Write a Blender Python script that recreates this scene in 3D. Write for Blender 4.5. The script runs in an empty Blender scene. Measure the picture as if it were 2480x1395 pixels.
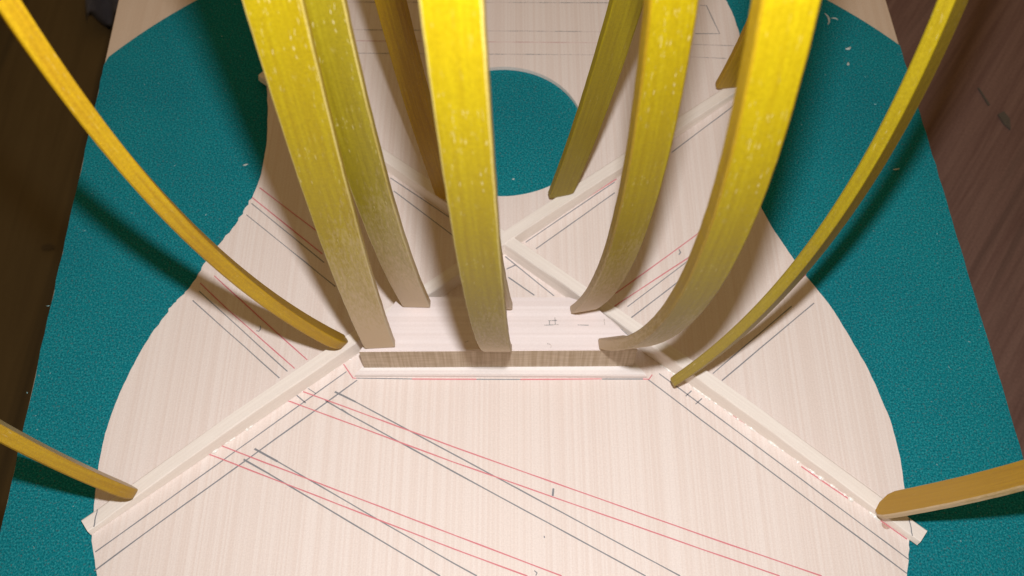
import bpy, bmesh, math, random
from mathutils import Vector, Matrix
random.seed(7)
S = bpy.context.scene
COL = S.collection
# ------------------------------------------------------------------ camera
cam_d = bpy.data.cameras.new('camera')
cam = bpy.data.objects.new('camera', cam_d); COL.objects.link(cam)
cam.location = (0, 0, .48); cam.rotation_euler = (math.radians(29.5), 0, 0)
cam_d.sensor_width = 36; cam_d.lens = 35.0; cam_d.clip_start = .02; cam_d.clip_end = 20
cam_d.dof.use_dof = True; cam_d.dof.focus_distance = .45; cam_d.dof.aperture_fstop = 18
S.camera = cam
# ------------------------------------------------------------------ world: dim warm room
w = bpy.data.worlds.new('World'); S.world = w; w.use_nodes = True
bg = w.node_tree.nodes['Background']
bg.inputs[0].default_value = (1.0, .66, .30, 1); bg.inputs[1].default_value = .22
# ------------------------------------------------------------------ the camera's flash
fl_d = bpy.data.lights.new('flash', 'SPOT')
fl = bpy.data.objects.new('flash', fl_d); COL.objects.link(fl)
fl.location = (.006, .043, .505)
fl.rotation_euler = (math.radians(29.5), 0, 0)
fl_d.energy = 9.9; fl_d.color = (.96, .97, 1.0); fl_d.shadow_soft_size = .0065
fl_d.spot_size = math.radians(125); fl_d.spot_blend = .9
S.view_settings.view_transform = 'Standard'; S.view_settings.look = 'None'
S.view_settings.exposure = 0.0; S.view_settings.gamma = 1.0

# ------------------------------------------------------------------ material helpers
def mat(name):
    m = bpy.data.materials.new(name); m.use_nodes = True
    nt = m.node_tree; b = nt.nodes['Principled BSDF']
    return m, nt, b
def N(nt, t, **kw):
    n = nt.nodes.new(t)
    for k, v in kw.items(): setattr(n, k, v)
    return n
def coords(nt, scale, kind='Object', rot=(0,0,0), loc=(0,0,0)):
    tc = N(nt, 'ShaderNodeTexCoord'); mp = N(nt, 'ShaderNodeMapping')
    mp.inputs['Scale'].default_value = scale; mp.inputs['Rotation'].default_value = rot; mp.inputs['Location'].default_value = loc
    nt.links.new(tc.outputs[kind], mp.inputs[0])
    if rot != (0,0,0):
        mp.inputs['Scale'].default_value = (1,1,1)
        m2 = N(nt, 'ShaderNodeMapping'); m2.inputs['Scale'].default_value = scale
        nt.links.new(mp.outputs[0], m2.inputs[0]); return m2.outputs[0]
    return mp.outputs[0]
def noise(nt, vec, scale=1, detail=3, rough=.55, dist=0):
    n = N(nt, 'ShaderNodeTexNoise'); n.inputs['Scale'].default_value = scale; n.inputs['Detail'].default_value = detail
    n.inputs['Roughness'].default_value = rough; n.inputs['Distortion'].default_value = dist
    nt.links.new(vec, n.inputs['Vector']); return n.outputs['Fac']
def ramp(nt, fac, stops):
    r = N(nt, 'ShaderNodeValToRGB'); e = r.color_ramp.elements
    while len(e) < len(stops): e.new(.5)
    for i, (p, c) in enumerate(stops):
        e[i].position = p; e[i].color = (*c, 1) if len(c) == 3 else c
    nt.links.new(fac, r.inputs[0]); return r.outputs[0]
def mix(nt, a, b, fac, mode='MIX'):
    m = N(nt, 'ShaderNodeMix', data_type='RGBA', blend_type=mode)
    for s, v in ((6, a), (7, b)):
        if isinstance(v, tuple): m.inputs[s].default_value = (*v, 1)
        else: nt.links.new(v, m.inputs[s])
    if isinstance(fac, (int, float)): m.inputs[0].default_value = fac
    else: nt.links.new(fac, m.inputs[0])
    return m.outputs[2]
def bump(nt, b, h, strength, dist=.0005):
    n = N(nt, 'ShaderNodeBump'); n.inputs['Strength'].default_value = strength; n.inputs['Distance'].default_value = dist
    nt.links.new(h, n.inputs['Height']); nt.links.new(n.outputs[0], b.inputs['Normal'])
def spruce(name, base, dark, along='y', rough=.6, grain=1.0, spacing=620, mott=.4, broad=.3):
    m, nt, b = mat(name)
    sc = {'y': (spacing, 1.3, spacing), 'x': (3, spacing, spacing)}[along]
    g = noise(nt, coords(nt, sc), 1, 2, .5)
    sc2 = tuple(v * .11 if v > 50 else v * .8 for v in sc)
    g2 = noise(nt, coords(nt, sc2), 1, 2)
    c = ramp(nt, g, [(.38, base), (.62, tuple(x + (y - x) * grain for x, y in zip(base, dark)))])
    c = mix(nt, c, tuple(x*.93 for x in dark), mix(nt, (0,0,0), (broad,broad,broad), ramp(nt, g2, [(.45, (0,0,0)), (.72, (1,1,1))])))
    f = noise(nt, coords(nt, (1300, 1300, 1300)), 1, 3, .7)
    c = mix(nt, c, ramp(nt, f, [(.3, (.78,.76,.74)), (.7, (1.0,1.0,1.0))]), mott, 'MULTIPLY')
    nt.links.new(c, b.inputs['Base Color']); b.inputs['Roughness'].default_value = rough
    bump(nt, b, mix(nt, g, f, .6), .15, .0002)
    return m
M = {}
M['spruce'] = spruce('spruce_top', (.885,.785,.735), (.785,.645,.575), 'y', grain=.5, mott=.55, broad=.1, spacing=760)
M['brace'] = spruce('spruce_brace', (.92,.845,.775), (.85,.76,.69), 'x', spacing=900, grain=.5, mott=.25)
M['maple'] = spruce('maple_plate', (.95,.90,.88), (.78,.67,.64), 'x', grain=.7)
M['caul'] = spruce('caul_top', (.90,.81,.80), (.70,.58,.54), 'x', grain=.35, spacing=300, broad=.5, mott=.3)
M['mdf'] = spruce('workboard_wood', (.68,.53,.40), (.62,.46,.33), 'y', grain=.5, spacing=300)
# caul end grain: close vertical fibres in brown
m, nt, b = mat('caul_end_grain')
g = noise(nt, coords(nt, (700, 700, 25)), 1, 2, .6)
c = ramp(nt, g, [(.36, (.45,.345,.235)), (.64, (.58,.47,.355))])
g2 = noise(nt, coords(nt, (80, 80, 700)), 1, 2)
c = mix(nt, c, ramp(nt, g2, [(.4, (.8,.78,.75)), (.6, (1,1,1))]), .6, 'MULTIPLY')
nt.links.new(c, b.inputs['Base Color']); b.inputs['Roughness'].default_value = .75
bump(nt, b, g, .4, .0003); M['endgrain'] = m
# felt
m, nt, b = mat('teal_felt')
n1 = noise(nt, coords(nt, (1050, 1050, 1050)), 1, 2, .8); n2 = noise(nt, coords(nt, (14, 14, 14)), 1, 3)
c = ramp(nt, n1, [(.28, (.003,.085,.11)), (.5, (.003,.21,.25)), (.72, (.05,.39,.42))])
c = mix(nt, c, ramp(nt, n2, [(.35, (.86,.86,.9)), (.65, (1,1,1))]), .8, 'MULTIPLY')
n3 = noise(nt, coords(nt, (800, 800, 800), loc=(.3,.7,.1)), 1, 2, .8)
c = mix(nt, c, (.11,.16,.17), ramp(nt, n3, [(.58, (0,0,0)), (.72, (.75,.75,.75))]))
nt.links.new(c, b.inputs['Base Color']); b.inputs['Roughness'].default_value = 1; b.inputs['Specular IOR Level'].default_value = .1
bump(nt, b, noise(nt, coords(nt, (2300, 2300, 2300)), 1, 3, .8), .6, .0004); M['felt'] = m
# bars: varnish over wood, u across and v along in metres
def bar_mat(name, col, dark, scuff=.5, rough=.34):
    m, nt, b = mat(name)
    uv = coords(nt, (700, 16, 1), 'UV'); g = noise(nt, uv, 1, 3, .6)
    g2 = noise(nt, coords(nt, (90, 9, 1), 'UV'), 1, 3)
    c = ramp(nt, g, [(.3, dark), (.65, col)])
    c = mix(nt, c, dark, ramp(nt, g2, [(.48, (0,0,0)), (.75, (.8,.8,.8))]))
    f = noise(nt, coords(nt, (1100, 900, 900)), 1, 3, .75)
    c = mix(nt, c, ramp(nt, f, [(.32, (.72,.70,.62)), (.68, (1,1,1))]), .8, 'MULTIPLY')
    s1 = noise(nt, coords(nt, (900, 130, 1), 'UV'), 1, 2, .7); s2 = noise(nt, coords(nt, (60, 22, 1), 'UV', loc=(3,5,0)), 1, 2)
    sm = N(nt, 'ShaderNodeMath', operation='MULTIPLY')
    nt.links.new(ramp(nt, s1, [(.62, (0,0,0)), (.72, (1,1,1))]), sm.inputs[0]); nt.links.new(ramp(nt, s2, [(.42, (.05,.05,.05)), (.64, (1,1,1))]), sm.inputs[1])
    sm2 = N(nt, 'ShaderNodeMath', operation='MULTIPLY'); nt.links.new(sm.outputs[0], sm2.inputs[0]); sm2.inputs[1].default_value = scuff
    c = mix(nt, c, (.72,.62,.36), sm2.outputs[0])
    # feet turn tan: grazing sheen and bounce painted over the varnish
    sep = N(nt, 'ShaderNodeSeparateXYZ'); nt.links.new(coords(nt, (1,1,1), 'UV'), sep.inputs[0])
    add = N(nt, 'ShaderNodeMath', operation='MULTIPLY_ADD'); nt.links.new(g2, add.inputs[0]); add.inputs[1].default_value = .10; nt.links.new(sep.outputs[1], add.inputs[2])
    add2 = N(nt, 'ShaderNodeMath', operation='MULTIPLY_ADD'); nt.links.new(s1, add2.inputs[0]); add2.inputs[1].default_value = .16; nt.links.new(add.outputs[0], add2.inputs[2])
    sheen_stain = ramp(nt, add2.outputs[0], [(.17, (1,1,1)), (.21, (.7,.7,.7)), (.285, (0,0,0))])
    return m, nt, b, c, sheen_stain, g, f, rough
def finish_bar(t, sheen_stain_amt, bare):  # bare takes the painted sheen tan; for amber_brown, a tip stain
    m, nt, b, c, sheen_stain, g, f, rough = t
    k = N(nt, 'ShaderNodeMath', operation='MULTIPLY'); nt.links.new(sheen_stain, k.inputs[0]); k.inputs[1].default_value = sheen_stain_amt
    c = mix(nt, c, bare, k.outputs[0])
    nt.links.new(c, b.inputs['Base Color']); b.inputs['Specular IOR Level'].default_value = .35
    r = N(nt, 'ShaderNodeMapRange'); nt.links.new(f, r.inputs[0]); r.inputs[3].default_value = rough - .06; r.inputs[4].default_value = rough + .16
    nt.links.new(r.outputs[0], b.inputs['Roughness'])
    bump(nt, b, mix(nt, g, f, .5), .3, .0002)
    return m
SHEEN_TAN = (.62,.475,.31)  # tan of sheen and bounced light at the feet, put into the colour
M['yellow'] = finish_bar(bar_mat('yellow_varnished_wood', (.43,.32,.002), (.36,.25,.001), .8, .45), .9, SHEEN_TAN)
M['olive'] = finish_bar(bar_mat('olive_yellow_varnish', (.36,.285,.010), (.28,.21,.006), 1.0, .42), .85, SHEEN_TAN)
M['olive_plain'] = finish_bar(bar_mat('olive_varnish_clean', (.36,.28,.004), (.28,.20,.003), .2, .5), 0, SHEEN_TAN)
M['amber'] = finish_bar(bar_mat('amber_varnish', (.58,.36,.004), (.44,.24,.003), .25, .5), 0, SHEEN_TAN)
M['amber_brown'] = finish_bar(bar_mat('amber_brown_varnish', (.55,.32,.006), (.40,.20,.004), .3, .45), .7, (.48,.27,.03))
M['edge'] = finish_bar(bar_mat('dark_varnished_edge', (.36,.23,.004), (.28,.16,.003), .3, .45), .8, SHEEN_TAN)
M['rubbed'] = finish_bar(bar_mat('rubbed_bar_edge', (.62,.50,.16), (.50,.38,.08), .6, .5), .8, (.60,.50,.38))
M['yellow_plain'] = finish_bar(bar_mat('yellow_varnish_clean', (.38,.285,.004), (.31,.22,.003), .5, .5), .12, SHEEN_TAN)
M['tan'] = finish_bar(bar_mat('sheen_tan_face', (.38,.28,.018), (.30,.21,.01), .5, .5), .15, (.46,.36,.18))  # broad face whose grazing sheen is painted as a tan tone
M['side'] = finish_bar(bar_mat('varnished_bar_edge', (.52,.36,.02), (.40,.25,.01), .5, .42), .75, SHEEN_TAN)
# flat print
def pencil(name, c, skip):
    m, nt, b = mat(name)
    a = noise(nt, coords(nt, (2200,2200,2200)), 1, 2); d = noise(nt, coords(nt, (60,60,60)), 1, 2)
    k = N(nt, 'ShaderNodeMath', operation='ADD'); nt.links.new(a, k.inputs[0]); nt.links.new(d, k.inputs[1])
    nt.links.new(mix(nt, c, (.80,.67,.61), ramp(nt, k.outputs[0], [(.95-skip, (.05,.05,.05)), (1.25-skip, (.8,.8,.8))])), b.inputs['Base Color'])
    b.inputs['Roughness'].default_value = .7; return m
def plain(name, c, r=.7):
    m, nt, b = mat(name); n = noise(nt, coords(nt, (2500,2500,2500)), 1, 2)
    nt.links.new(ramp(nt, n, [(.3, tuple(x*.75 for x in c)), (.7, tuple(min(1, x*1.3) for x in c))]), b.inputs['Base Color'])
    b.inputs['Roughness'].default_value = r; return m
M['graphite'] = pencil('graphite', (.20,.21,.23), -.13); M['red'] = pencil('red_pencil', (.68,.19,.22), -.13)
M['graphite_faint'] = pencil('faint_graphite', (.30,.29,.29), .0); M['red_faint'] = pencil('faded_red_pencil', (.60,.36,.34), .0)
M['lint'] = plain('lint', (.22,.42,.44)); M['hair'] = plain('pale_fibre', (.50,.55,.52)); M['cloth'] = plain('slate_cloth', (.18,.19,.27), .95)
m, nt, b = mat('glue'); b.inputs['Base Color'].default_value = (.9,.87,.82,1); b.inputs['Roughness'].default_value = .12; b.inputs['Coat Weight'].default_value = .6; M['glue'] = m
def dark_wood(name, a, d, rot, sc, crack=.85):
    m, nt, b = mat(name)
    v = coords(nt, sc, rot=(0,0,rot))
    g = noise(nt, v, 1, 4, .6, .6); g2 = noise(nt, coords(nt, tuple(x*.22 for x in sc), rot=(0,0,rot)), 1, 3, .5, 1.2)
    c = ramp(nt, g, [(.3, d), (.62, a)])
    c = mix(nt, c, tuple(x*.35 for x in d), ramp(nt, g2, [(.54, (0,0,0)), (.70, (crack,crack,crack))]))
    f = noise(nt, coords(nt, (500,500,500)), 1, 3, .7)
    c = mix(nt, c, ramp(nt, f, [(.3, (.7,.7,.7)), (.7, (1,1,1))]), .7, 'MULTIPLY')
    nt.links.new(c, b.inputs['Base Color']); b.inputs['Roughness'].default_value = .75; return m
M['floor'] = dark_wood('floor_wood', (.13,.088,.032), (.10,.066,.022), 0, (40, 3, 1))
M['bench'] = dark_wood('bench_wood', (.215,.12,.095), (.15,.075,.06), math.radians(35), (170, 7, 1), .4)
M['chip'] = plain('grey_mark', (.09,.075,.06)); M['knot'] = plain('knot', (.06,.04,.016))

# ------------------------------------------------------------------ mesh helpers
def link(name, bm, mats, parent=None, smooth=False):
    me = bpy.data.meshes.new(name); bm.normal_update(); bm.to_mesh(me); bm.free()
    o = bpy.data.objects.new(name, me); COL.objects.link(o)
    for q in (mats if isinstance(mats, (list, tuple)) else [mats]): me.materials.append(q)
    if parent: o.parent = parent
    if smooth:
        for p in me.polygons: p.use_smooth = True
    return o
def tag(o, label=None, cat=None, group=None, kind=None):
    for k, v in (('label', label), ('category', cat), ('group', group), ('kind', kind)):
        if v: o[k] = v
    return o
def empty(name, label, cat, loc=(0,0,0), group=None):
    o = bpy.data.objects.new(name, None); COL.objects.link(o); o.location = loc; o.empty_display_size = .02
    return tag(o, label, cat, group)
def slab(bm, pts, z0, z1, mtop=0, mside=0):
    lo = [bm.verts.new((x, y, z0)) for x, y in pts]; hi = [bm.verts.new((x, y, z1)) for x, y in pts]
    n = len(pts); fs = [bm.faces.new(hi), bm.faces.new(lo[::-1])]
    fs[0].material_index = mtop
    for i in range(n):
        f = bm.faces.new((lo[i], lo[(i+1) % n], hi[(i+1) % n], hi[i])); f.material_index = mside
    return fs
def ccw(pts):
    a = sum(p[0]*q[1] - q[0]*p[1] for p, q in zip(pts, pts[1:] + pts[:1]))
    return pts if a > 0 else pts[::-1]
def smooth_line(pts, sub=6):
    out = []
    for i in range(len(pts) - 1):
        p0 = pts[max(i-1, 0)]; p1 = pts[i]; p2 = pts[i+1]; p3 = pts[min(i+2, len(pts)-1)]
        for k in range(sub):
            t = k / sub
            out.append(tuple(.5*((2*p1[j]) + (-p0[j]+p2[j])*t + (2*p0[j]-5*p1[j]+4*p2[j]-p3[j])*t*t + (-p0[j]+3*p1[j]-3*p2[j]+p3[j])*t**3) for j in (0, 1)))
    return out + [pts[-1]]
def ribbon(pts, z, wd, jitter=.00006):
    bm = bmesh.new(); P = []
    for (x0, y0), (x1, y1) in zip(pts, pts[1:]):
        L = math.hypot(x1-x0, y1-y0); n = max(1, int(L/.012))
        P += [(x0+(x1-x0)*k/n, y0+(y1-y0)*k/n) for k in range(n)]
    P.append(pts[-1]); V = []
    for i, (x, y) in enumerate(P):
        a = P[max(i-1, 0)]; c = P[min(i+1, len(P)-1)]; dx, dy = c[0]-a[0], c[1]-a[1]; L = math.hypot(dx, dy) or 1
        h = wd*.5*random.uniform(.8, 1.2); nx, ny = -dy/L*h, dx/L*h
        jx, jy = random.uniform(-jitter, jitter), random.uniform(-jitter, jitter)
        V.append((bm.verts.new((x+nx+jx, y+ny+jy, z)), bm.verts.new((x-nx+jx, y-ny+jy, z))))
    for (a, b_), (c, d) in zip(V, V[1:]): bm.faces.new((b_, d, c, a))
    return bm

OUT_L= [(-0.1963,0.1133),(-0.2009,0.126),(-0.2027,0.132),(-0.2042,0.1421),(-0.2058,0.1567),(-0.2068,0.1695),(-0.2068,0.1848),(-0.2053,0.1984),(-0.2026,0.2123),(-0.1988,0.2266),(-0.1938,0.2412),(-0.1873,0.2551),(-0.1829,0.2627),(-0.1783,0.2692),(-0.1734,0.2811),(-0.169,0.2905),(-0.1636,0.3014),(-0.1572,0.314),(-0.1527,0.3254),(-0.1494,0.337),(-0.1475,0.3504),(-0.1473,0.3687),(-0.1488,0.3876),(-0.1504,0.4005),(-0.1527,0.4153),(-0.1573,0.4409),(-0.1586,0.4621),(-0.1555,0.4877)]
OUT_R= [(0.1865,0.1133),(0.1906,0.126),(0.1924,0.1381),(0.194,0.1567),(0.1948,0.1716),(0.194,0.1893),(0.1908,0.2065),(0.187,0.2218),(0.1812,0.2388),(0.1733,0.2589),(0.1617,0.2798),(0.1555,0.2932),(0.1483,0.3098),(0.144,0.3225),(0.1391,0.3415),(0.1367,0.3625),(0.1366,0.3844),(0.1403,0.4103),(0.1453,0.4339),(0.1465,0.4443),(0.1462,0.4585),(0.144,0.4748),(0.1408,0.4877)]
GRAPHITE=[ [(-0.1507,0.326),(-0.1049,0.2862)],
[(-0.1525,0.3182),(-0.0974,0.2708)],
[(-0.172,0.2679),(-0.118,0.2194)],
[(-0.1745,0.262),(-0.1217,0.2156)],
[(-0.1994,0.1246),(-0.1694,0.15),(-0.087,0.2194)],
[(-0.198,0.1158),(-0.1688,0.1409),(-0.081,0.2144)],
[(-0.1076,0.2107),(-0.1019,0.2069)],
[(-0.114,0.2078),(-0.1065,0.2016)],
[(-0.0921,0.2078),(-0.0807,0.2021),(-0.0291,0.1736),(0.0795,0.1133)],
[(-0.0966,0.203),(-0.0836,0.1952),(-0.0288,0.1645),(0.0633,0.1133)],
[(-0.1298,0.1767),(-0.1173,0.1699),(-0.0275,0.1191),(-0.0166,0.1133)],
[(-0.1346,0.171),(-0.1209,0.1635),(-0.034,0.1133)],
[(-0.0815,0.2156),(-0.0523,0.2151)],
[(-0.0186,0.2149),(0.0045,0.2149)],
[(0.0471,0.2151),(0.0685,0.2151)],
[(0.0711,0.2149),(0.0972,0.192),(0.187,0.1145)],
[(0.0772,0.2182),(0.098,0.2004),(0.1892,0.1211)],
[(0.0934,0.2085),(0.0901,0.2053)],
[(0.0984,0.2041),(0.0947,0.2009)],
[(0.1648,0.2604),(0.1097,0.2142)],
[(0.1523,0.2584),(0.1053,0.2182)],
[(0.0981,0.287),(0.0628,0.2581)],
[(0.0919,0.2739),(0.0646,0.2513)],
[(0.0602,0.3412),(0.0077,0.2995)],
[(0.0598,0.3335),(0.0135,0.2951)],
[(0.1362,0.3985),(0.0953,0.3628)],
[(-0.1097,0.4858),(0.0659,0.4851)],
[(-0.1039,0.4613),(0.0572,0.4595)],
[(-0.0994,0.4412),(0.0542,0.4398)],
[(0.1133,0.4381),(0.1357,0.4367)],
[(0.1158,0.4486),(0.1415,0.4475)],
[(0.1232,0.4829),(0.1275,0.4825),(0.1336,0.4578),(0.118,0.4578)],
[(-0.0713,0.3441),(-0.036,0.3165)],
[(-0.0688,0.3347),(-0.0328,0.3034)],
[(-0.0039,0.2902),(0.0231,0.2648)],
[(-0.0021,0.2766),(0.0122,0.2653)],
[(-0.003,0.2819),(0.0021,0.2846)],
[(0.0204,0.1558),(0.0201,0.1527)],
[(0.0155,0.1324),(0.0157,0.1314)],
[(0.0106,0.1158),(0.0119,0.1147),(0.0113,0.1135)],
[(-0.1357,0.2465),(-0.1351,0.2447),(-0.136,0.243),(-0.1374,0.2435)],
[(0.0939,0.2948),(0.0947,0.2929),(0.0936,0.2913)] ]
RED=[ [(-0.1473,0.337),(-0.1116,0.3075)],
[(-0.1507,0.33),(-0.1064,0.2918)],
[(-0.1721,0.2729),(-0.1545,0.2563),(-0.1143,0.2211)],
[(-0.165,0.2776),(-0.1374,0.2523),(-0.1083,0.2261)],
[(-0.172,0.1592),(-0.1525,0.174),(-0.1127,0.2058),(-0.0872,0.2266)],
[(-0.11,0.2085),(-0.0292,0.1775),(0.0917,0.1328),(0.1465,0.1133)],
[(-0.1162,0.203),(-0.029,0.1695),(0.091,0.126),(0.1266,0.1133)],
[(-0.1162,0.203),(-0.11,0.2085)],
[(-0.1477,0.1786),(-0.0279,0.1328),(0.0236,0.1133)],
[(-0.1529,0.174),(-0.0277,0.126),(0.0072,0.1133)],
[(-0.1529,0.174),(-0.1477,0.1786)],
[(-0.0523,0.2151),(-0.0186,0.2149)],
[(0.0045,0.2149),(0.0471,0.2151)],
[(-0.0889,0.2237),(-0.0832,0.2156),(-0.0815,0.2156)],
[(0.0685,0.2151),(0.0717,0.2149),(0.0736,0.2175)],
[(0.1629,0.2784),(0.1002,0.223)],
[(0.1065,0.3059),(0.0569,0.2664)],
[(0.0993,0.2897),(0.0484,0.253)],
[(0.0619,0.3456),(0.0044,0.3034)],
[(0.0613,0.3432),(0.0065,0.3023)],
[(0.1387,0.4073),(0.0976,0.3762)],
[(-0.1013,0.4517),(0.0568,0.45)],
[(0.1111,0.1966),(0.1241,0.1864)],
[(0.1445,0.1673),(0.1663,0.15)],
[(0.1752,0.1432),(0.1902,0.1308)] ]

# ------------------------------------------------------------------ setting
bm = bmesh.new(); slab(bm, [(-3,-2), (3,-2), (3,4), (-3,4)], -.78, -.74)
fo = tag(link('floor', bm, M['floor']), kind='structure')
for (x, y, r) in ((-.668,.757,.006), (-.60,.93,.004), (-.80,.62,.003)):
    bm = bmesh.new(); bmesh.ops.create_circle(bm, cap_ends=True, radius=r, segments=12)
    for v in bm.verts: v.co = Vector((v.co.x*1.6 + x, v.co.y*random.uniform(.7,1.2) + y, -.738))
    link('knot', bm, M['knot'], fo)

wb = empty('workboard', 'broad workboard covered by a big round of teal felt, bare wood upper corners', 'workboard', (0,.24,-.02))
def wbp(o): o.parent = wb; o.matrix_parent_inverse = Matrix.Translation((0,-.24,.02)); return o
# board edges run slightly askew to the camera
def xl(y): return -.2618 + (y-.4908)*(-.2495+.2612)/(.1369-.4908)
def xr(y): return .2489 + (y-.4908)*(.2592-.2489)/(.1749-.4908)
bm = bmesh.new(); slab(bm, [(xl(-.09),-.09), (xr(-.09),-.09), (xr(.58),.58), (xl(.58),.58)], -.020, -.0018)
bmesh.ops.bevel(bm, geom=[e for e in bm.edges], offset=.0007, segments=1, affect='EDGES')
wbp(link('panel', bm, M['mdf']))
R, cy = .327, .239; arc = []
for i in range(241):
    a = 2*math.pi*i/241; x, y = R*math.cos(a), cy + R*math.sin(a)
    y = max(y, -.086); j = random.uniform(-.00035, .00035)
    arc.append((min(max(x, xl(y)+.0012+j), xr(y)-.0010+j), y))
bm = bmesh.new(); slab(bm, ccw(arc), -.0018, 0)
felt = wbp(link('felt', bm, M['felt']))
# lint: short curled white fibres
bm = bmesh.new()
def fibre(bm, x, y, L, wd, curl, a):
    prev = None; z = .0007
    for k in range(5):
        h = wd*.5*(1-.6*abs(k-2)/2)
        nx, ny = -math.sin(a)*h, math.cos(a)*h
        cur = [bm.verts.new((x+nx, y+ny, z)), bm.verts.new((x, y, z+h)), bm.verts.new((x-nx, y-ny, z))]
        if prev:
            for q in (0, 1): bm.faces.new((prev[q], prev[q+1], cur[q+1], cur[q]))
        prev = cur; x += math.cos(a)*L/4; y += math.sin(a)*L/4; a += curl
big = [(.2055,.468,.011,.0016,.35,1.1),(.2085,.4735,.005,.0012,-.4,.3),(.2135,.447,.004,.0022,.3,0),(.2125,.433,.003,.0018,.2,1),(.226,.352,.004,.0012,.1,0),
       (-.203,.162,.0045,.0010,.3,.6),(-.160,.355,.003,.0014,.1,.2),(.163,.487,.004,.0014,.5,.4),(.0,.345,.0015,.0012,0,0),(.157,.478,.003,.0012,.4,.2)]
for q in big: fibre(bm, *q)
tag(link('fibre', bm, M['hair'], felt), kind='stuff'); bm = bmesh.new()
n = 0
while n < 60:
    x, y = random.uniform(-.255,.255), random.uniform(.08,.54)
    if -.16 < x < .15 and y > .3 or abs(x) < .21 and y < .3 or math.hypot(x, y-cy) > R-.004: continue
    L = random.uniform(.0006, .0018); fibre(bm, x, y, L, random.uniform(.0003, .0007), random.uniform(-.5,.5), random.uniform(0, 6)); n += 1
lint = link('lint', bm, M['lint'], felt); tag(lint, kind='stuff')

bench = empty('wooden_bench', 'reddish brown wooden bench surface with dark slanting grain, right of the workboard', 'bench', (.6,.3,-.13))
bm = bmesh.new(); slab(bm, [(.262,-.5), (1.2,-.5), (1.2,1.3), (.262,1.3)], -.16, -.13)
for v in bm.verts: v.co -= Vector((.6,.3,-.13))
link('bench_top', bm, M['bench'], bench)
bm = bmesh.new()
chip = [(.379,.500),(.384,.503),(.387,.496),(.385,.485),(.381,.491)]
slab(bm, ccw(chip), -.1299, -.1285)
slab(bm, ccw([(.3695,.527),(.3705,.527),(.375,.510),(.3738,.509)]), -.1299, -.1288)
for v in bm.verts: v.co -= Vector((.6,.3,-.13))
link('dark_chip', bm, M['chip'], bench)
# slate coloured rag on the floor beyond the upper left edge
bm = bmesh.new(); V = {}
for i in range(15):
    for j in range(11):
        x = -.690 + i*.006 - j*.0035*(1 if i < 5 else .3) + random.uniform(-.002,.002); y = 1.17 + j*.02
        V[i, j] = bm.verts.new((x, y, -.735 + .018*(1+math.sin(i*.9+j*.35)) + random.uniform(0,.006)))
for i in range(14):
    for j in range(10): bm.faces.new((V[i,j], V[i+1,j], V[i+1,j+1], V[i,j+1]))
bmesh.ops.solidify(bm, geom=bm.faces[:], thickness=.003)
tag(link('rag', bm, M['cloth'], smooth=True), 'dim slate-grey rag in the dark beyond the upper left edge of the workboard', 'rag')

# ------------------------------------------------------------------ guitar soundboard
ZT = .003
sb = empty('guitar_soundboard', 'pale spruce guitar top with round sound hole and ruled lines, lying on teal felt', 'guitar top')
left = smooth_line(OUT_L, 5); right = smooth_line(OUT_R, 5)
def rag(p, amt): return (p[0] + random.uniform(-amt, amt), p[1] + random.uniform(-amt*.5, amt*.5))
left = [rag(p, .0007 if .235 < p[1] < .33 else .00018) for p in left]
right = [rag(p, .0006 if p[1] < .13 else .00015) for p in right]
bot = [(-.005 + .196*math.sin(a)*1.0, .118 - .118*math.cos(a)) for a in [math.radians(d) for d in range(-84, 85, 6)]]
top = [(.131,.500), (.118,.512), (.09,.524), (.045,.530), (-.01,.5305), (-.06,.528), (-.105,.520), (-.133,.508), (-.147,.499)]
outline = ccw(bot + right + top + left[::-1])
# outline with the sound hole cut out, as one ring stitched by triangulation
bm = bmesh.new()
hole = [(-.0055 + .0492*math.cos(2*math.pi*i/96), .3805 + .0494*math.sin(2*math.pi*i/96)) for i in range(96)]
hole = [(x + (.0025*max(0, (y < .35))*max(0, x-.005)/.02 if x > .005 else 0), y) for x, y in hole]
for z in (.0002, ZT):
    ov = [bm.verts.new((x, y, z)) for x, y in outline]; hv = [bm.verts.new((x, y, z)) for x, y in hole]
    es = [bm.edges.new((a, b_)) for ring in (ov, hv) for a, b_ in zip(ring, ring[1:] + ring[:1])]
    if z == .0002: lo = (ov, hv)
    else: hi = (ov, hv)
    bmesh.ops.triangle_fill(bm, use_beauty=True, edges=es)
for l, h, rev in ((lo[0], hi[0], False), (lo[1], hi[1], True)):
    n = len(l)
    for i in range(n):
        q = (l[i], l[(i+1) % n], h[(i+1) % n], h[i]); bm.faces.new(q[::-1] if rev else q)
bmesh.ops.recalc_face_normals(bm, faces=bm.faces)
link('top_plate', bm, M['spruce'], sb)
for L in GRAPHITE: link('pencil_line', ribbon(L, ZT + .00012, random.uniform(.0005,.00066)), M['graphite_faint' if L[0][1] > .43 and len(L) < 3 else 'graphite'], sb)
for L in RED: link('red_line', ribbon(L, ZT + .00018, .00062), M['red_faint' if L[0][1] > .44 else 'red'], sb)
# the heavier strokes where a rule was started
for L in ([(-.0921,.2078),(-.0807,.2021)], [(-.088,.198),(-.0836,.1952)], [(-.1298,.1767),(-.1173,.1699)], [(-.1346,.171),(-.1209,.1635)], [(.0204,.1560),(.0201,.1522)]):
    link('pencil_line', ribbon(L, ZT + .00024, .0009), M['graphite'], sb)
bm = bmesh.new(); bmesh.ops.create_circle(bm, cap_ends=True, radius=.0022, segments=10)
for v in bm.verts: v.co += Vector((.1815,.1378, ZT+.0001))
mk = plain('small_knot', (.52,.33,.27)); link('wood_knot', bm, mk, sb)

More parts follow.
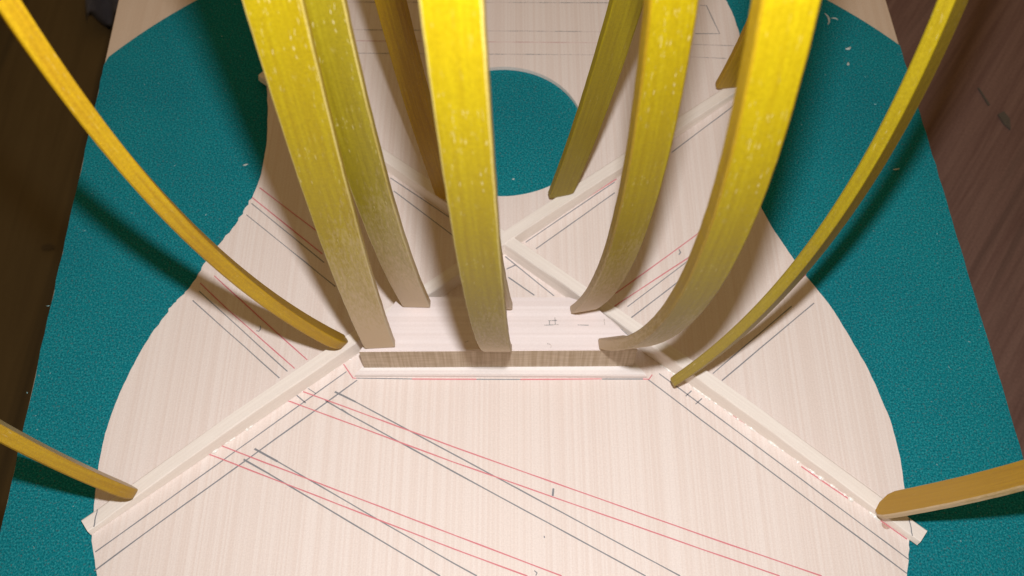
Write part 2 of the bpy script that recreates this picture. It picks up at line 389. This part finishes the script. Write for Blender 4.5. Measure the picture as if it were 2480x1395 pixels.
# ------------------------------------------------------------------ X braces
def brace(name, label, p0, p1, wd, hfun, side, n=60):
    """p0->p1 is the near foot of the brace; it extends by wd to the far side"""
    e = empty(name, label, 'brace', (p0[0], p0[1], ZT), 'long braces glued across the guitar top')
    d = Vector((p1[0]-p0[0], p1[1]-p0[1], 0)); L = d.length; d.normalize(); q = Vector((-d.y, d.x, 0)) * side
    bm = bmesh.new(); rings = []
    for i in range(n + 1):
        s = i/n; h = hfun(s); o = d*(L*s); wob = random.uniform(-.00012, .00012)
        prof = [(0, .0001), (.0004+wob, h*.5), (.0009+wob, h*.93), (.0014, h), (wd*.6, h), (wd-.0006, h), (wd-.0001, h*.9), (wd, .0001)]
        rings.append([bm.verts.new(o + q*u + Vector((0, 0, z))) for u, z in prof])
    k = len(rings[0])
    for a, b_ in zip(rings, rings[1:]):
        for j in range(k): bm.faces.new((a[j], a[(j+1) % k], b_[(j+1) % k], b_[j]))
    bm.faces.new(rings[0]); bm.faces.new(rings[-1][::-1]); bmesh.ops.recalc_face_normals(bm, faces=bm.faces)
    # grain runs along the brace: bake the mesh into its own axes
    ang = math.atan2(d.y, d.x); bmesh.ops.rotate(bm, verts=bm.verts, cent=(0,0,0), matrix=Matrix.Rotation(-ang, 3, 'Z'))
    o = link('shaft', bm, M['brace'], e); o.rotation_euler.z = ang
    return e, d, q, L
def hA(s):
    return .0034 + .0066*min(1, max(0, s-.02)/.17)*(1 if s < .5 else max(0, 1-(s-.5)/.55)) + .0004*math.sin(s*23)
def hB(s):
    return .0033 + .0068*min(1, max(0, s-.02)/.19)*(1 if s < .5 else max(0, 1-(s-.5)/.55)) + .0005*math.sin(s*19+1)
bA, dA, qA, LA = brace('brace', 'pale brace slanting from the lower left rim through the crossing to upper right', (-.2032,.1329), (.150,.4145), .0080, hA, 1)
bB, dB, qB, LB = brace('brace', 'pale brace slanting from the lower right rim through the crossing to upper left', (.1945,.1279), (-.158,.4185), .0080, hB, -1)
def on_brace(e, d, q, s, u, z): return d*s + q*u + Vector((0,0,z))
# rim line pencilled across the brace ends, glue squeezed out along the foot
for e, d, q, s0 in ((bA, dA, qA, .0035), (bB, dB, qB, .0045)):
    pts = [d*(s0+.62*.0088*k/5+.0002*math.sin(k*2)) + q*(.0008 + .78*.0088*k/5) for k in range(6)]
    bm = ribbon([(p.x, p.y) for p in pts], 0, .0005)
    for v in bm.verts: v.co.z = .0042
    link('pencil_mark', bm, M['graphite'], e)
def glue(e, d, q, spots):
    bm = bmesh.new()
    for s, r in spots:
        k = bmesh.ops.create_icosphere(bm, subdivisions=2, radius=1)['verts']
        c = d*s - q*(r*.3); sx = r*random.uniform(1, 2.4); ang = math.atan2(d.y, d.x)
        for v in k:
            a, b_ = v.co.x*sx, v.co.y*r
            v.co = Vector((c.x + a*math.cos(ang) - b_*math.sin(ang), c.y + a*math.sin(ang) + b_*math.cos(ang), .0001 + v.co.z*r*.8))
    tag(link('glue_bead', bm, M['glue'], e, True), kind='stuff')
glue(bA, dA, qA, [(.066+random.uniform(0,.025), random.uniform(.0004,.0011)) for _ in range(9)] + [(.10+random.uniform(0,.1), .0004) for _ in range(6)])
glue(bB, dB, qB, [(random.uniform(.012,.15), random.uniform(.0003,.0009)) for _ in range(46)] + [(.036,.0013),(.022,.0012),(.053,.0011),(.082,.001)])

# ------------------------------------------------------------------ bridge plate and caul
bp = bmesh.new(); slab(bp, ccw([(-.0822,.2163),(.0705,.2157),(.044,.2535),(-.053,.2545)]), ZT, ZT+.0028)
bmesh.ops.bevel(bp, geom=[e for e in bp.edges if abs(e.verts[0].co.z-e.verts[1].co.z) < 1e-6 and e.verts[0].co.z > ZT+.002], offset=.0005, segments=2, affect='EDGES')
tag(link('bridge_plate', bp, M['maple']), 'thin whitish bridge plate showing as a strip in front of the brown block', 'bridge plate')
ca = empty('clamping_block', 'thick wooden pressing block with brown striped front edge, under the middle row of yellow bars', 'block', (-.006,.236,ZT+.0028))
CZ0, CZ1 = ZT+.0029, .0255
def rel(bm):
    for v in bm.verts: v.co -= Vector((-.006,.236,ZT+.0028))
    return bm
cp = ccw([(-.0775,.2203),(.0636,.2212),(.0592,.2296),(.0487,.2404),(.0425,.2470),(.030,.2518),(-.0455,.2518),(-.0600,.2505)])
bm = bmesh.new(); slab(bm, cp, CZ0, CZ1, 0, 1)
bmesh.ops.bevel(bm, geom=[e for e in bm.edges if min(v.co.z for v in e.verts) > CZ1-1e-5], offset=.0005, segments=2, affect='EDGES')
link('body', rel(bm), [M['caul'], M['endgrain']], ca)
for L in ([(.0166,.2352),(.0240,.2355)], [(.0186,.2377),(.0232,.2379)], [(.0192,.2376),(.0193,.2355)], [(.0221,.2396),(.0223,.2355)], [(.0337,.2353),(.0394,.2351)],
          [(.0474,.2388),(.0476,.2352)], [(.0178,.2247),(.0195,.2242),(.0199,.2232),(.0195,.2222)], [(.0500,.2392),(.0596,.2290)],
          [(-.0218,.2262),(-.0240,.2255)]):
    link('pencil_mark', rel(ribbon(L, CZ1+.0001, .00045)), M['graphite_faint'], ca)

# ------------------------------------------------------------------ bent go-bars
HT = .58
def bar(label, base, az, bow, kx, ky, wd, tau, tau2, sgn, m, th=.006, shrink=None, zmax=.555, cut=0.0):
    x0, y0, z0 = base; n = 90; P = []; W = []
    a = Vector((math.cos(az), math.sin(az), 0))
    for i in range(n + 1):
        z = cut + (zmax-cut)*(i/n)**1.15; s = z/HT
        P.append(Vector((x0, y0, z0+z)) + a*(4*bow*s*(1-s)) + Vector((kx*s, ky*s, 0)))
        wa = az + math.pi/2 + tau + tau2*s; W.append(Vector((math.cos(wa), math.sin(wa), 0)))
    bm = bmesh.new(); uvl = bm.loops.layers.uv.new('UVMap'); rings = []; vv = 0; vs = []
    for i in range(n + 1):
        T = (P[min(i+1, n)] - P[max(i-1, 0)]).normalized(); Nn = T.cross(W[i]).normalized()*sgn
        if i: vv += (P[i]-P[i-1]).length
        vs.append(vv); w0, w1 = -wd/2, wd/2; t0 = 0.0; t1 = th
        if shrink and vv < shrink[0]:
            k = math.sqrt(max(0, 1-(1-vv/shrink[0])**2))
            w0 = -wd/2 + wd*shrink[1]*(1-k); w1 = wd/2 - wd*shrink[2]*(1-k); t1 = th*(.62+.38*k)
        elif vv < .0035:
            k = math.sqrt(max(0, 1-(1-vv/.0035)**2)); w0 += wd*.10*(1-k); w1 -= wd*.10*(1-k); t0 = th*.12*(1-k); t1 = th*(1-.12*(1-k))
        c = .0006; jit = random.uniform(-.00007, .00007)
        prof = [(w0+c, t0), (w0+c*3, t0), (w1-c*3, t0), (w1-c, t0), (w1-c*.3, t0+c*.3), (w1, t0+c), (w1, t1-c), (w1-c, t1), (w0+c, t1), (w0, t1-c), (w0, t0+c), (w0+c*.3, t0+c*.3)]
        rings.append([bm.verts.new(P[i] + W[i]*(u+jit) - Nn*t) for u, t in prof])
    k = len(rings[0]); uu = [0]
    r0 = rings[n//2]
    for j in range(k): uu.append(uu[-1] + (r0[(j+1) % k].co - r0[j].co).length)
    off = random.uniform(0, 50)
    for i in range(n):
        A, B_ = rings[i], rings[i+1]
        for j in range(k):
            f = bm.faces.new((A[j], A[(j+1) % k], B_[(j+1) % k], B_[j])); f.smooth = False
            f.material_index = 2 if j in (3, 4, 10, 11) else 1 if 5 <= j <= 9 else 0
            for lp, (u, v) in zip(f.loops, ((uu[j], vs[i]), (uu[j+1], vs[i]), (uu[j+1], vs[i+1]), (uu[j], vs[i+1]))): lp[uvl].uv = (u + off*0, v)
    for r in (rings[0], rings[-1][::-1]):
        f = bm.faces.new(r); f.material_index = 1
        for lp in f.loops: lp[uvl].uv = (.003, .001)
    bmesh.ops.recalc_face_normals(bm, faces=bm.faces)
    for v in bm.verts: v.co -= Vector(base)
    o = link('bent_bar', bm, list(m) + ([M['rubbed'] if m[0] in (M['yellow'], M['olive']) else m[1]] if len(m) == 2 else [])); o.location = base
    return tag(o, label, 'clamping bar', 'springy wooden bars pressing down on the guitar top')
SGN = {'L1':-1,'C1':-1,'L2':-1,'R2':-1,'R3':-1,'LO':1,'RO':1,'BL':1,'BR':-1,'BB1':-1,'BB2':-1,'BB3':-1}
Y, OL, OP, AM, SD = M['yellow'], M['olive'], M['olive_plain'], M['amber'], M['side']
bar('bright yellow bar with pale scratches at the front left corner of the pressing block', (-.0667,.2215,.0257), -1.5089,.038,.0057,.0141,.0155,-.0017,-.0144, SGN['L1'], (Y,SD), .004)
bar('bright yellow bar standing at the middle of the pressing block front edge', (-.0068,.2203,.0257), -1.5456,.0832,-.0155,.0306,.0136,-.0194,-.2035, SGN['C1'], (Y,SD), .004)
bar('dull olive-yellow bar half hidden behind the scratched bright yellow bar', (-.0492,.2450,.0257), -1.6361,.0439,-.0023,-.0001,.0145,.037,.0375, SGN['L2'], (OL,SD), .004)
bar('bar almost wholly hidden behind the middle front bar, a sliver of its foot showing', (-.0062,.2440,.0257), -1.56,.070,-.024,.022,.0132,-.02,-.2, SGN['C1'], (OL,SD), .004)
bar('yellow bar rising from the back right of the pressing block, nearest the sound hole', (.0368,.2428,.0257), -1.3209,.0725,-.0307,.0189,.0136,-.0589,.2976, SGN['R2'], (Y,M['edge'],M['edge']), .0042)
bar('strongly bowed broad yellow bar springing from the front right corner of the pressing block', (.0503,.2225,.0257), -1.287,.0946,-.0352,.0419,.0136,-.145,.1665, SGN['R3'], (Y,M['edge'],M['edge']), .0055)
bar('long thin amber bar sweeping to the upper left corner over the dark floor', (-.0850,.2328,.0118), -2.4207,.0518,-.0095,-.0115,.012,.0026,-.0682, SGN['LO'], (AM,AM), .006, (.03,.0,.75))
bar('long olive-yellow bar sweeping up to the right in front of the brown bench', (.0860,.2090,.0108), -.5512,.0707,-.0314,.0988,.0143,-.4493,.6017, -1, (M['tan'],M['yellow_plain']), .0050, (.006,.1,.1), cut=.0035)
bar('short amber bar entering at the lower left, tip on the low brace end', (-.1832,.1543,.0092), -2.3211,.0304,-.0008,.0165,.0172,.2998,-.6193, SGN['BL'], (SD,AM), .006, (.03,.1,.6))
bar('amber bar with blunt rounded tip entering at the lower right', (.1766,.1455,.0105), -.5293,.0567,.0061,.0033,.0152,-.0653,.0163, 1, (M['amber_brown'],M['edge']), .003, (.010,.25,.35))
bar('shadowed amber-brown bar behind the middle bars, left of the sound hole', (-.0367,.3216,.0115), -1.9004,.0244,-.0275,.0083,.0145,-.0528,-.2633, SGN['BB1'], (AM,AM), .004)
bar('dull olive bar standing at the lower right edge of the sound hole', (.0278,.3244,.0115), -1.3485,.0323,.0446,.002,.0145,.0173,.116, SGN['BB2'], (OP,OP), .004)
bar('short amber stub seen behind the strongly bowed bar at the right rim', (.1317,.4059,.0100), -1.39,.0517,-.0219,.0039,.0155,-.0564,-.0874, SGN['BB3'], (AM,AM), .004)
